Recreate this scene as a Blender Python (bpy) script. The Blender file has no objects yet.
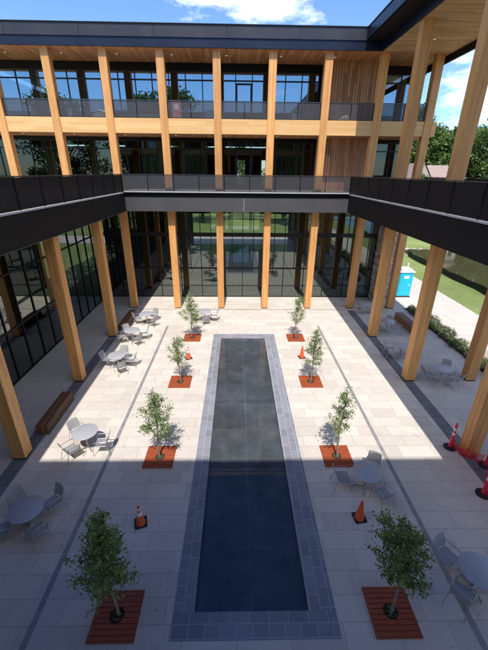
import bpy, math, random
from mathutils import Vector, Matrix, noise as mnoise
R = math.radians
sc = bpy.context.scene
col = sc.collection

# ------------------------------------------------------------------ nodes
def new_mat(name):
    m = bpy.data.materials.new(name); m.use_nodes = True
    nt = m.node_tree; nt.nodes.clear()
    out = nt.nodes.new('ShaderNodeOutputMaterial')
    return m, nt, out
def N(nt, t, **kw):
    n = nt.nodes.new(t)
    for k, v in kw.items():
        if k.startswith('i_'):
            n.inputs[k[2:].replace('_', ' ')].default_value = v
        else: setattr(n, k, v)
    return n
def L(nt, a, b): nt.links.new(a, b)
def mathn(nt, op, a, b=None, c=None):
    n = nt.nodes.new('ShaderNodeMath'); n.operation = op
    for i, v in enumerate((a, b, c)):
        if v is None: continue
        if isinstance(v, (int, float)): n.inputs[i].default_value = v
        else: L(nt, v, n.inputs[i])
    return n.outputs[0]
def mixc(nt, f, a, b, mode='MIX'):
    n = nt.nodes.new('ShaderNodeMix'); n.data_type = 'RGBA'; n.blend_type = mode
    for s, v in ((n.inputs[0], f), (n.inputs[6], a), (n.inputs[7], b)):
        if isinstance(v, (int, float)): s.default_value = v
        elif isinstance(v, tuple): s.default_value = (*v, 1) if len(v) == 3 else v
        else: L(nt, v, s)
    return n.outputs[2]
def ramp(nt, f, stops):
    n = nt.nodes.new('ShaderNodeValToRGB')
    e = n.color_ramp.elements
    while len(e) < len(stops): e.new(.5)
    for k, (p, c) in zip(e, stops): k.position = p; k.color = (*c, 1)
    L(nt, f, n.inputs[0]); return n.outputs[0]
def noise(nt, vec, scale, detail=4, rough=.55, sc3=None):
    if sc3:
        mp = N(nt, 'ShaderNodeMapping'); mp.inputs['Scale'].default_value = sc3
        L(nt, vec, mp.inputs[0]); vec = mp.outputs[0]
    n = N(nt, 'ShaderNodeTexNoise'); n.inputs['Scale'].default_value = scale
    n.inputs['Detail'].default_value = detail; n.inputs['Roughness'].default_value = rough
    L(nt, vec, n.inputs['Vector']); return n.outputs['Fac']
def bump(nt, h, strength=.3, dist=.01):
    b = N(nt, 'ShaderNodeBump'); b.inputs['Strength'].default_value = strength
    b.inputs['Distance'].default_value = dist
    L(nt, h, b.inputs['Height']); return b.outputs[0]
def plain(name, c, rough=.6, metal=0, var=.12, nscale=6, bmp=0, spec=.5, sc3=None):
    m, nt, out = new_mat(name)
    tc = N(nt, 'ShaderNodeTexCoord'); p = N(nt, 'ShaderNodeBsdfPrincipled')
    f = noise(nt, tc.outputs['Object'], nscale, 5, .6, sc3)
    lo = tuple(x*(1-var) for x in c); hi = tuple(min(1, x*(1+var)) for x in c)
    L(nt, ramp(nt, f, [(.3, lo), (.7, hi)]), p.inputs['Base Color'])
    rr = mathn(nt, 'MULTIPLY_ADD', f, .25, rough-.12); L(nt, rr, p.inputs['Roughness'])
    p.inputs['Metallic'].default_value = metal
    p.inputs['Specular IOR Level'].default_value = spec
    if bmp: L(nt, bump(nt, f, bmp, .01), p.inputs['Normal'])
    L(nt, p.outputs[0], out.inputs[0]); return m
def planks(name, axis, width, c, c2, gap=.035, rough=.55, grain_axis=1, gapdark=.3, var=1.0):
    """boards of a given width laid side by side along `axis`"""
    m, nt, out = new_mat(name)
    tc = N(nt, 'ShaderNodeTexCoord'); sp = N(nt, 'ShaderNodeSeparateXYZ'); L(nt, tc.outputs['Object'], sp.inputs[0])
    u = mathn(nt, 'DIVIDE', sp.outputs[axis], width)
    fl = mathn(nt, 'FLOOR', u); fr = mathn(nt, 'FRACT', u)
    gl = mathn(nt, 'DIVIDE', sp.outputs[grain_axis], 2.6)
    wn0 = N(nt, 'ShaderNodeTexWhiteNoise', noise_dimensions='1D'); L(nt, fl, wn0.inputs['W'])
    gl = mathn(nt, 'FLOOR', mathn(nt, 'ADD', gl, mathn(nt, 'MULTIPLY', wn0.outputs[0], 7)))
    wn = N(nt, 'ShaderNodeTexWhiteNoise', noise_dimensions='1D')
    L(nt, mathn(nt, 'MULTIPLY_ADD', gl, 3.17, fl), wn.inputs['W'])
    s3 = [14, 14, 14]; s3[grain_axis] = .7
    g = noise(nt, tc.outputs['Object'], 1.5, 6, .65, tuple(s3))
    f = mathn(nt, 'ADD', mathn(nt, 'MULTIPLY', wn.outputs[0], .65*var), mathn(nt, 'MULTIPLY', g, .5))
    base = ramp(nt, f, [(.15, c), (.95, c2)])
    d = mathn(nt, 'LESS_THAN', mathn(nt, 'MINIMUM', fr, mathn(nt, 'SUBTRACT', 1.0, fr)), gap)
    base = mixc(nt, mathn(nt, 'MULTIPLY', d, 1-gapdark), base, tuple(x*.15 for x in c))
    p = N(nt, 'ShaderNodeBsdfPrincipled'); L(nt, base, p.inputs['Base Color']); p.inputs['Roughness'].default_value = rough
    L(nt, bump(nt, mathn(nt, 'SUBTRACT', g, mathn(nt, 'MULTIPLY', d, 2)), .35, .006), p.inputs['Normal'])
    L(nt, p.outputs[0], out.inputs[0]); return m
def glulam(name, c, c2, rough=.5):
    """laminated timber, thin lamella lines along the length (local z)"""
    m, nt, out = new_mat(name)
    tc = N(nt, 'ShaderNodeTexCoord'); oi = N(nt, 'ShaderNodeObjectInfo')
    ad = N(nt, 'ShaderNodeVectorMath', operation='ADD'); L(nt, tc.outputs['Object'], ad.inputs[0])
    cx = N(nt, 'ShaderNodeCombineXYZ'); r7 = mathn(nt, 'MULTIPLY', oi.outputs['Random'], 37)
    for i in range(3): L(nt, r7, cx.inputs[i])
    L(nt, cx.outputs[0], ad.inputs[1]); v = ad.outputs[0]
    sp = N(nt, 'ShaderNodeSeparateXYZ'); L(nt, tc.outputs['Object'], sp.inputs[0])
    s = mathn(nt, 'ADD', sp.outputs[0], mathn(nt, 'MULTIPLY', sp.outputs[1], 1.0))
    u = mathn(nt, 'DIVIDE', s, .04); fl = mathn(nt, 'FLOOR', u)
    zz = mathn(nt, 'FLOOR', mathn(nt, 'DIVIDE', mathn(nt, 'MULTIPLY_ADD', fl, .37, sp.outputs[2]), 2.9))
    wn = N(nt, 'ShaderNodeTexWhiteNoise', noise_dimensions='3D')
    c3 = N(nt, 'ShaderNodeCombineXYZ'); L(nt, fl, c3.inputs[0]); L(nt, zz, c3.inputs[1]); L(nt, r7, c3.inputs[2])
    L(nt, c3.outputs[0], wn.inputs['Vector'])
    g = noise(nt, v, 2, 6, .65, (9, 9, .5))
    b = noise(nt, v, .7, 2)
    f = mathn(nt, 'ADD', mathn(nt, 'MULTIPLY', wn.outputs[0], .28), mathn(nt, 'ADD', mathn(nt, 'MULTIPLY', g, .6), mathn(nt, 'MULTIPLY', b, .25)))
    base = ramp(nt, f, [(.25, c), (.85, c2)])
    k = mathn(nt, 'MULTIPLY_ADD', oi.outputs['Random'], .22, .88)
    base = mixc(nt, 1.0, base, k, 'MULTIPLY')
    p = N(nt, 'ShaderNodeBsdfPrincipled'); L(nt, base, p.inputs['Base Color']); p.inputs['Roughness'].default_value = rough
    L(nt, bump(nt, g, .2, .004), p.inputs['Normal'])
    L(nt, p.outputs[0], out.inputs[0]); return m
def paving(name, bw, rh, c1, c2, mort, ms=.012, rough=.75, var=.2, off=(0, 0, 0), spec=.3, blotch=.12, rot=0, mot=2.2):
    m, nt, out = new_mat(name)
    tc = N(nt, 'ShaderNodeTexCoord'); mp = N(nt, 'ShaderNodeMapping'); mp.inputs['Location'].default_value = off
    mp.inputs['Rotation'].default_value = (0, 0, rot)
    L(nt, tc.outputs['Object'], mp.inputs[0])
    br = N(nt, 'ShaderNodeTexBrick'); L(nt, mp.outputs[0], br.inputs['Vector'])
    br.inputs['Scale'].default_value = 1; br.inputs['Brick Width'].default_value = bw; br.inputs['Row Height'].default_value = rh
    br.inputs['Mortar Size'].default_value = ms; br.inputs['Mortar Smooth'].default_value = .1; br.inputs['Bias'].default_value = 0
    br.inputs['Color1'].default_value = (*c1, 1); br.inputs['Color2'].default_value = (*c2, 1); br.inputs['Mortar'].default_value = (*mort, 1)
    br.offset = .37; br.squash = .8; br.squash_frequency = 3
    n1 = noise(nt, tc.outputs['Object'], mot, 6, .7); n2 = noise(nt, tc.outputs['Object'], .35, 4, .6); n3 = noise(nt, tc.outputs['Object'], 28, 3, .7)
    k = mathn(nt, 'ADD', mathn(nt, 'MULTIPLY', n1, var), mathn(nt, 'MULTIPLY', n2, blotch*2))
    k = mathn(nt, 'ADD', k, mathn(nt, 'MULTIPLY', n3, .12))
    k = mathn(nt, 'ADD', k, 1-var*.5-blotch-.06)
    base = mixc(nt, 1.0, br.outputs['Color'], k, 'MULTIPLY')
    # a few darker dried stains
    st = ramp(nt, noise(nt, tc.outputs['Object'], .9, 3, .8), [(.63, (1, 1, 1)), (.72, (.86, .85, .84))])
    base = mixc(nt, 1.0, base, st, 'MULTIPLY')
    p = N(nt, 'ShaderNodeBsdfPrincipled'); L(nt, base, p.inputs['Base Color'])
    L(nt, mathn(nt, 'MULTIPLY_ADD', n1, .25, rough-.12), p.inputs['Roughness']); p.inputs['Specular IOR Level'].default_value = spec
    L(nt, bump(nt, mathn(nt, 'SUBTRACT', mathn(nt, 'MULTIPLY', n3, .25), br.outputs['Fac']), .4, .004), p.inputs['Normal'])
    L(nt, p.outputs[0], out.inputs[0]); return m
def glass(name, tint, refl, blue=(1, 1, 1), rough=.0, wob=.0):
    m, nt, out = new_mat(name)
    tr = N(nt, 'ShaderNodeBsdfTransparent'); tr.inputs[0].default_value = (*tint, 1)
    gl = N(nt, 'ShaderNodeBsdfGlossy'); gl.inputs['Color'].default_value = (*blue, 1); gl.inputs['Roughness'].default_value = rough
    fr = N(nt, 'ShaderNodeLayerWeight'); fr.inputs['Blend'].default_value = .25
    f = mathn(nt, 'MULTIPLY_ADD', fr.outputs['Fresnel'], .75, refl)
    f = mathn(nt, 'MINIMUM', f, .95)
    if wob:
        tc = N(nt, 'ShaderNodeTexCoord')
        L(nt, bump(nt, noise(nt, tc.outputs['Object'], .8, 1, .4), wob, .02), gl.inputs['Normal'])
    mx = N(nt, 'ShaderNodeMixShader'); L(nt, f, mx.inputs[0]); L(nt, tr.outputs[0], mx.inputs[1]); L(nt, gl.outputs[0], mx.inputs[2])
    L(nt, mx.outputs[0], out.inputs[0]); return m
def water(name, tint, ripple, scale, refl=.02, body=None, bodymix=0., ior=1.33, rough=.02):
    m, nt, out = new_mat(name)
    tc = N(nt, 'ShaderNodeTexCoord')
    bp = bump(nt, noise(nt, tc.outputs['Object'], scale, 3, .5, (1, 1.6, 1)), ripple, .02)
    tr = N(nt, 'ShaderNodeBsdfTransparent'); tr.inputs[0].default_value = (*tint, 1)
    und = tr.outputs[0]
    if body:
        d = N(nt, 'ShaderNodeBsdfDiffuse'); d.inputs[0].default_value = (*body, 1)
        m2 = N(nt, 'ShaderNodeMixShader'); m2.inputs[0].default_value = bodymix
        L(nt, tr.outputs[0], m2.inputs[1]); L(nt, d.outputs[0], m2.inputs[2]); und = m2.outputs[0]
    gl = N(nt, 'ShaderNodeBsdfGlossy'); gl.inputs['Roughness'].default_value = rough; L(nt, bp, gl.inputs['Normal'])
    fr = N(nt, 'ShaderNodeFresnel'); fr.inputs['IOR'].default_value = ior; L(nt, bp, fr.inputs['Normal'])
    mx = N(nt, 'ShaderNodeMixShader'); L(nt, mathn(nt, 'MAXIMUM', mathn(nt, 'ADD', fr.outputs[0], refl), 0.0), mx.inputs[0])
    L(nt, und, mx.inputs[1]); L(nt, gl.outputs[0], mx.inputs[2]); L(nt, mx.outputs[0], out.inputs[0]); return m
def meshpanel(name, c, alpha, cell=.012):
    m, nt, out = new_mat(name)
    p = N(nt, 'ShaderNodeBsdfPrincipled'); p.inputs['Base Color'].default_value = (*c, 1); p.inputs['Roughness'].default_value = .5
    p.inputs['Metallic'].default_value = .4
    tr = N(nt, 'ShaderNodeBsdfTransparent'); mx = N(nt, 'ShaderNodeMixShader')
    tc = N(nt, 'ShaderNodeTexCoord')
    f = noise(nt, tc.outputs['Object'], 1.2, 3)
    L(nt, mathn(nt, 'MULTIPLY_ADD', f, .12, alpha-.06), mx.inputs[0])
    L(nt, tr.outputs[0], mx.inputs[1]); L(nt, p.outputs[0], mx.inputs[2]); L(nt, mx.outputs[0], out.inputs[0]); return m
def leafmat(name, dark, light, trans=.35, scale=2.5):
    m, nt, out = new_mat(name)
    tc = N(nt, 'ShaderNodeTexCoord'); ge = N(nt, 'ShaderNodeNewGeometry'); oi = N(nt, 'ShaderNodeObjectInfo')
    n = noise(nt, tc.outputs['Object'], scale, 3, .6)
    f = mathn(nt, 'ADD', mathn(nt, 'MULTIPLY', ge.outputs['Random Per Island'], .5), mathn(nt, 'MULTIPLY', n, .6))
    f = mathn(nt, 'ADD', f, mathn(nt, 'MULTIPLY', oi.outputs['Random'], .12))
    c = ramp(nt, f, [(.25, dark), (.85, light)])
    d = N(nt, 'ShaderNodeBsdfPrincipled'); L(nt, c, d.inputs['Base Color']); d.inputs['Roughness'].default_value = .45
    d.inputs['Specular IOR Level'].default_value = .35
    t = N(nt, 'ShaderNodeBsdfTranslucent'); L(nt, mixc(nt, 1.0, c, (1.0, 1.0, .5), 'MULTIPLY'), t.inputs[0])
    mx = N(nt, 'ShaderNodeMixShader'); mx.inputs[0].default_value = trans
    L(nt, d.outputs[0], mx.inputs[1]); L(nt, t.outputs[0], mx.inputs[2]); L(nt, mx.outputs[0], out.inputs[0]); return m
def emit_mix(name, c, e):
    m, nt, out = new_mat(name)
    p = N(nt, 'ShaderNodeBsdfPrincipled'); p.inputs['Base Color'].default_value = (*c, 1)
    p.inputs['Emission Color'].default_value = (1, .93, .8, 1); p.inputs['Emission Strength'].default_value = e
    L(nt, p.outputs[0], out.inputs[0]); return m

W1, W2 = (.50, .195, .055), (.84, .445, .155)
M = dict(
 column=glulam('timber_column', W1, W2),
 beam=planks('timber_beam', 2, .14, (.66, .36, .13), (.88, .56, .25), gap=.012, grain_axis=0, gapdark=.6, var=.6),
 soffit_y=planks('timber_soffit_long', 0, .14, (.38, .14, .045), (.74, .36, .15), gap=.05, grain_axis=1),
 soffit_x=planks('timber_soffit_cross', 1, .14, (.46, .25, .11), (.76, .47, .23), gap=.05, grain_axis=0),
 cladding=planks('timber_cladding', 0, .17, (.32, .13, .052), (.72, .36, .17), gap=.08, grain_axis=2, gapdark=.05),
 fascia=plain('grey_metal_fascia', (.052, .050, .058), .42, .5, .10, .8),
 navy=plain('navy_metal_fascia', (.011, .016, .036), .38, .3, .15, .8),
 slab=plain('grey_metal_band', (.092, .089, .094), .5, .3, .08, .7),
 black=plain('black_metal', (.008, .0075, .008), .6, 0, .25, 3, spec=.25),
 frame=plain('black_window_frame', (.012, .012, .014), .45, .2, .2, 4),
 whiteedge=plain('pale_deck_edge', (.40, .40, .40), .5, 0, .08, 2),
 handrail=plain('steel_handrail', (.10, .10, .105), .35, .6, .1, 4),
 rail=meshpanel('grey_mesh_panel', (.10, .097, .105), .54),
 rail_shaded=meshpanel('shaded_mesh_panel', (.013, .013, .016), .93),  # copy of the grey mesh with the side railings' shade put into its colour
 deck=paving('deck_paver', .6, .6, (.42, .41, .40), (.36, .35, .34), (.15, .15, .15)),
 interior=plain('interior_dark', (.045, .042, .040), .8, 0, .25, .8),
 interior_floor=plain('interior_floor', (.10, .10, .10), .5, 0, .2, 1.2),
 ceiling=plain('interior_ceiling', (.16, .15, .14), .8, 0, .1, 1),
 curtain=plain('green_curtain', (.16, .20, .13), .8, 0, .4, 1.2, sc3=(6, 6, .3)),
 glass_g=glass('lobby_glass', (.32, .38, .36), .155, (.88, 1, .94), wob=.06),
 glass_u=glass('upper_glass', (.30, .33, .33), .36, (.62, .84, 1.0), wob=.05),
 glass_m=glass('middle_glass', (.42, .47, .42), .05, (.9, 1, .95), wob=.05),
 glass_w=glass('side_glass', (.22, .24, .23), .17, (.9, 1, .95), wob=.06),
 pave=paving('pale_stone_paving', 1.22, .56, (.68, .615, .54), (.575, .515, .45), (.38, .34, .30), ms=.007, var=.26, rough=.8),
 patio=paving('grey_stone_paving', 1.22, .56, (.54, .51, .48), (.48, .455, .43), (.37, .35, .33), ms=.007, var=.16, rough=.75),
 band=paving('charcoal_paving', .56, .56, (.185, .185, .205), (.145, .145, .165), (.08, .08, .08), var=.2),
 drain=plain('slot_drain_metal', (.30, .285, .28), .6, .1, .2, 5),
 surround=paving('slate_surround', .46, .28, (.285, .29, .325), (.215, .22, .25), (.38, .38, .40), ms=.012, var=.35, blotch=.2),
 surround_r=paving('slate_surround_side', .46, .25, (.285, .29, .325), (.215, .22, .25), (.38, .38, .40), ms=.012, var=.35, blotch=.2, rot=R(90)),
 basin=None,
 water=water('pool_water', (.86, .92, 1.0), .04, 1.1, -.004),
 pond=water('pond_water', (.3, .3, .2), .10, .8, .14, (.075, .072, .034), .985, rough=.07, ior=1.33),
 grate=plain('red_brown_slats', (.34, .070, .024), .6, 0, .3, 5, bmp=.3, sc3=(.6, 6, 1)),
 soil=plain('dark_soil', (.035, .022, .015), .95, 0, .5, 18, bmp=.8),
 mulch=plain('planting_mulch', (.05, .032, .022), .95, 0, .5, 9, bmp=.8),
 gravel=plain('tan_gravel', (.42, .33, .26), .95, 0, .3, 16, bmp=.6),
 path=paving('concrete_path', 1.8, 1.8, (.66, .58, .50), (.61, .54, .47), (.40, .36, .32), ms=.015, var=.14),
 bench=planks('bench_timber', 0, .075, (.15, .065, .028), (.34, .17, .085), gap=.10, grain_axis=1),
 trunk=plain('pale_bark', (.25, .205, .16), .85, 0, .3, 14, bmp=.4, sc3=(1, 1, .3)),
 barkbig=plain('brown_bark', (.12, .09, .07), .9, 0, .3, 6, bmp=.5),
 leaf=leafmat('young_leaves', (.024, .045, .015), (.31, .43, .14), .24, 4),
 leafbig=leafmat('mature_leaves', (.028, .055, .014), (.20, .30, .075), .3, .5),
 shrub=leafmat('shrub_leaves', (.035, .065, .025), (.22, .26, .13), .25, 5),
 steel=plain('silver_powder_coat', (.42, .42, .44), .35, .55, .06, 10),
 steelmesh=meshpanel('silver_mesh_seat', (.40, .40, .42), .90),
 tabletop=plain('silver_tabletop', (.47, .47, .50), .42, .15, .04, 1.5),
 orange=plain('cone_orange', (.80, .10, .025), .45, 0, .12, 8),
 red=plain('delineator_red', (.85, .035, .07), .4, 0, .12, 8),
 whitep=plain('white_plastic', (.78, .77, .75), .45, 0, .06, 8),
 rubber=plain('black_rubber', (.018, .018, .02), .7, 0, .2, 12),
 net=meshpanel('red_safety_net', (.85, .04, .09), .62),
 teal=plain('turquoise_plastic', (.015, .50, .66), .4, 0, .10, 2),
 stone=None,
 silt=plain('black_silt_fabric', (.012, .012, .013), .8, 0, .3, 4),
 wood_stake=plain('wooden_stake', (.30, .20, .12), .8),
 roofing=plain('grey_roof_membrane', (.30, .30, .30), .8, 0, .1, 1),
 light=emit_mix('downlight_lens', (.7, .68, .62), .15),
 greenp=plain('green_plastic', (.04, .34, .12), .5, 0, .15, 5),
 pink=plain('pink_board', (.62, .16, .22), .6, 0, .25, 4),
 bluep=plain('pale_blue_board', (.30, .48, .62), .6, 0, .15, 4),
 sheet=plain('white_sheeting', (.75, .74, .72), .6, 0, .08, 5),
 housewall=plain('beige_siding', (.45, .40, .34), .8, 0, .08, 3),
 shingle=plain('pinkish_shingles', (.34, .25, .22), .9, 0, .25, 3, sc3=(1, 1, 5)),
)
def basin_mat():
    m, nt, out = new_mat('wet_slate_basin')
    tc = N(nt, 'ShaderNodeTexCoord')
    br = N(nt, 'ShaderNodeTexBrick'); mp = N(nt, 'ShaderNodeMapping'); mp.inputs['Location'].default_value = (1.0, -4.72, 0)
    L(nt, tc.outputs['Object'], mp.inputs[0]); L(nt, mp.outputs[0], br.inputs['Vector'])
    br.offset = 0; br.inputs['Scale'].default_value = 1; br.inputs['Brick Width'].default_value = 1.36; br.inputs['Row Height'].default_value = 1.626
    br.inputs['Mortar Size'].default_value = .011; br.inputs['Mortar Smooth'].default_value = .2
    br.inputs['Color1'].default_value = (.092, .092, .088, 1); br.inputs['Color2'].default_value = (.074, .074, .072, 1); br.inputs['Mortar'].default_value = (.15, .15, .145, 1)
    n1 = noise(nt, tc.outputs['Object'], 1.6, 7, .72); n2 = noise(nt, tc.outputs['Object'], .5, 3, .6)
    k = ramp(nt, mathn(nt, 'ADD', mathn(nt, 'MULTIPLY', n1, .7), mathn(nt, 'MULTIPLY', n2, .3)), [(.34, (.62, .62, .62)), (.5, (.98, .98, .96)), (.66, (1.5, 1.5, 1.46))])
    base = mixc(nt, 1.0, br.outputs['Color'], k, 'MULTIPLY')
    p = N(nt, 'ShaderNodeBsdfPrincipled'); L(nt, base, p.inputs['Base Color']); p.inputs['Roughness'].default_value = .5
    L(nt, p.outputs[0], out.inputs[0]); return m
M['basin'] = basin_mat()
def stone_mat():
    m, nt, out = new_mat('rubble_stone')
    tc = N(nt, 'ShaderNodeTexCoord')
    mp = N(nt, 'ShaderNodeMapping'); mp.inputs['Scale'].default_value = (2.2, 2.2, 4.5); L(nt, tc.outputs['Object'], mp.inputs[0])
    v = N(nt, 'ShaderNodeTexVoronoi'); v.feature = 'F1'; L(nt, mp.outputs[0], v.inputs['Vector']); v.inputs['Scale'].default_value = 1
    e = N(nt, 'ShaderNodeTexVoronoi'); e.feature = 'DISTANCE_TO_EDGE'; L(nt, mp.outputs[0], e.inputs['Vector']); e.inputs['Scale'].default_value = 1
    sp = N(nt, 'ShaderNodeSeparateColor'); L(nt, v.outputs['Color'], sp.inputs[0])
    c = ramp(nt, sp.outputs[0], [(.0, (.22, .19, .17)), (.5, (.50, .46, .41)), (1, (.72, .69, .64))])
    c = mixc(nt, mathn(nt, 'LESS_THAN', e.outputs['Distance'], .05), c, (.16, .145, .13))
    p = N(nt, 'ShaderNodeBsdfPrincipled'); L(nt, c, p.inputs['Base Color']); p.inputs['Roughness'].default_value = .9
    L(nt, bump(nt, e.outputs['Distance'], .6, .04), p.inputs['Normal'])
    L(nt, p.outputs[0], out.inputs[0]); return m
M['stone'] = stone_mat()
def grass_mat():
    m, nt, out = new_mat('mown_grass')
    tc = N(nt, 'ShaderNodeTexCoord')
    a = noise(nt, tc.outputs['Object'], .12, 5, .6); b = noise(nt, tc.outputs['Object'], 3.5, 6, .75); c_ = noise(nt, tc.outputs['Object'], 30, 3, .7)
    f = mathn(nt, 'ADD', mathn(nt, 'MULTIPLY', a, .4), mathn(nt, 'ADD', mathn(nt, 'MULTIPLY', b, .35), mathn(nt, 'MULTIPLY', c_, .25)))
    c = ramp(nt, f, [(.34, (.12, .165, .045)), (.5, (.24, .30, .085)), (.66, (.42, .44, .18))])
    p = N(nt, 'ShaderNodeBsdfPrincipled'); L(nt, c, p.inputs['Base Color']); p.inputs['Roughness'].default_value = .9
    L(nt, bump(nt, c_, .8, .05), p.inputs['Normal'])
    L(nt, p.outputs[0], out.inputs[0]); return m
M['grass'] = grass_mat()

# ------------------------------------------------------------------ mesh builder
def wloc(o):
    v = Vector((0, 0, 0))
    while o: v += o.location; o = o.parent
    return v
class MB:
    def __init__(s): s.v = []; s.f = []
    def quad(s, pts):
        n = len(s.v); s.v += [Vector(p) for p in pts]; s.f.append(tuple(range(n, n+len(pts)))); return s
    def box(s, a, b):
        x0, y0, z0 = (min(a[i], b[i]) for i in range(3)); x1, y1, z1 = (max(a[i], b[i]) for i in range(3))
        n = len(s.v)
        s.v += [Vector(p) for p in ((x0,y0,z0),(x1,y0,z0),(x1,y1,z0),(x0,y1,z0),(x0,y0,z1),(x1,y0,z1),(x1,y1,z1),(x0,y1,z1))]
        s.f += [tuple(n+i for i in q) for q in ((3,2,1,0),(4,5,6,7),(0,1,5,4),(1,2,6,5),(2,3,7,6),(3,0,4,7))]
        return s
    def cbox(s, a, b, c=.01):
        """box with chamfered vertical edges"""
        x0, y0, z0 = a; x1, y1, z1 = b
        ring = [(x0+c,y0),(x1-c,y0),(x1,y0+c),(x1,y1-c),(x1-c,y1),(x0+c,y1),(x0,y1-c),(x0,y0+c)]
        return s.prism(ring, z0, z1)
    def prism(s, ring, z0, z1):
        n = len(s.v); k = len(ring)
        s.v += [Vector((x, y, z0)) for x, y in ring] + [Vector((x, y, z1)) for x, y in ring]
        s.f.append(tuple(n+i for i in reversed(range(k)))); s.f.append(tuple(n+k+i for i in range(k)))
        for i in range(k): j = (i+1) % k; s.f.append((n+i, n+j, n+k+j, n+k+i))
        return s
    def lathe(s, prof, seg=20, c=(0, 0, 0), M_=None):
        n = len(s.v)
        for r, z in prof:
            for i in range(seg):
                a = 2*math.pi*i/seg; p = Vector((r*math.cos(a), r*math.sin(a), z))
                if M_: p = M_ @ p
                s.v.append(p+Vector(c))
        for j in range(len(prof)-1):
            for i in range(seg):
                k = (i+1) % seg
                s.f.append((n+j*seg+i, n+j*seg+k, n+(j+1)*seg+k, n+(j+1)*seg+i))
        s.f.append(tuple(n+i for i in reversed(range(seg)))); s.f.append(tuple(n+(len(prof)-1)*seg+i for i in range(seg)))
        return s
    def tube(s, pts, r, seg=8):
        pts = [Vector(p) for p in pts]; rs = r if isinstance(r, (list, tuple)) else [r]*len(pts)
        n = len(s.v); up = None
        for i, p in enumerate(pts):
            d = (pts[min(i+1, len(pts)-1)]-pts[max(i-1, 0)]).normalized()
            if up is None: up = d.orthogonal().normalized()
            up = (up - d*up.dot(d))
            up = up.normalized() if up.length > 1e-5 else d.orthogonal().normalized()
            b = d.cross(up)
            for k in range(seg):
                a = 2*math.pi*k/seg; s.v.append(p+(up*math.cos(a)+b*math.sin(a))*rs[i])
        for i in range(len(pts)-1):
            for k in range(seg):
                j = (k+1) % seg; s.f.append((n+i*seg+k, n+i*seg+j, n+(i+1)*seg+j, n+(i+1)*seg+k))
        s.f.append(tuple(n+i for i in reversed(range(seg)))); s.f.append(tuple(n+(len(pts)-1)*seg+i for i in range(seg)))
        return s
    def build(s, name, mat, parent=None, smooth=False, origin=None):
        """vertices are in world coordinates (prototype things sit at the origin)"""
        me = bpy.data.meshes.new(name); o = bpy.data.objects.new(name, me); col.objects.link(o)
        base = wloc(parent) if parent else Vector((0, 0, 0))
        og = Vector(origin) if origin else base
        me.from_pydata([tuple(v-og) for v in s.v], [], s.f); me.update()
        if parent: o.parent = parent; o.location = og-base
        else: o.location = og
        me.materials.append(mat if not isinstance(mat, str) else M[mat])
        if smooth:
            for p in me.polygons: p.use_smooth = True
            try: me.set_sharp_from_angle(angle=R(40))
            except Exception: pass
        return o
def tag(o, label=None, cat=None, group=None, kind=None):
    if label: o['label'] = label
    if cat: o['category'] = cat
    if group: o['group'] = group
    if kind: o['kind'] = kind
    return o
def thing(name, loc, label, cat, group=None, rz=0):
    o = bpy.data.objects.new(name, None); col.objects.link(o); o.location = loc; o.rotation_euler = (0, 0, rz)
    o.empty_display_size = .2
    return tag(o, label, cat, group)
def copy_tree(o, parent=None):
    c = o.copy(); col.objects.link(c)
    if parent: c.parent = parent
    for ch in list(o.children): copy_tree(ch, c)
    return c
def struct(name, mb, mat): return tag(mb.build(name, mat), kind='structure')
def rect(x0, y0, x1, y1, z): return [(x0, y0, z), (x1, y0, z), (x1, y1, z), (x0, y1, z)]
def rects_with_holes(x0, y0, x1, y1, holes, z):
    xs = sorted({x0, x1, *[h[0] for h in holes], *[h[2] for h in holes]}); ys = sorted({y0, y1, *[h[1] for h in holes], *[h[3] for h in holes]})
    mb = MB()
    for i in range(len(xs)-1):
        for j in range(len(ys)-1):
            cx, cy = (xs[i]+xs[i+1])/2, (ys[j]+ys[j+1])/2
            if any(h[0] < cx < h[2] and h[1] < cy < h[3] for h in holes): continue
            mb.quad(rect(xs[i], ys[j], xs[i+1], ys[j+1], z))
    return mb

# ------------------------------------------------------------------ key numbers
XC = .42
BAY = 3.28
CX = [XC+BAY*(k-.5) for k in range(-4, 4)]           # -14.34 .. 8.62 (column centres along the far range)
YS = [4.65, 9.72, 14.72, 19.78]                      # column rows down the sides
PX0, PX1, PY0, PY1 = -1.0, 1.70, 4.72, 19.35         # water
OX0, OX1, OY0, OY1 = -1.50, 2.35, 4.17, 19.98        # slate surround
ZS0, ZS1 = 7.06, 8.30                                # terrace slab
ZB0, ZB1 = 11.62, 12.44                              # upper balcony beam
ZR0, ZR1 = 15.86, 16.90                              # roof
XW, XE, YN, YSO = -7.35, 7.30, 23.90, -.45           # slab edges round the court
YG = 27.20                                           # glass line

# ------------------------------------------------------------------ ground
struct('ground', rects_with_holes(-600, -600, 600, 900, [(OX0+.1, OY0+.1, OX1-.1, OY1-.1)], -.012), 'grass')
struct('courtyard_paving', rects_with_holes(-7.45, -1, 8.30, YG, [(OX0, OY0, OX1, OY1)], 0), 'pave')
mb = MB(); mb.quad(rect(-11.2, -1, -7.45, YG, .0)); mb.quad(rect(8.30, -1, 12.86, YG+.0, .0)); struct('walkway_paving', mb, 'patio')
mb = MB(); mb.quad(rect(-8.02, -.9, -7.50, 24.2, .004)); mb.quad(rect(8.28, -.9, 8.80, 24.2, .004))
struct('paving_band', mb, 'band')
mb = MB(); mb.quad(rect(-4.72, -.5, -4.58, 21.25, .004)); mb.quad(rect(5.38, -.5, 5.52, 21.25, .004)); mb.quad(rect(-7.44, 24.25, 8.22, 24.36, .004))
struct('slot_drain', mb, 'drain')
mb = MB()
mb.quad(rect(OX0, OY0, OX1, PY0, .004)); mb.quad(rect(OX0, PY1, OX1, OY1, .004)); struct('pool_surround', mb, 'surround')
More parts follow.
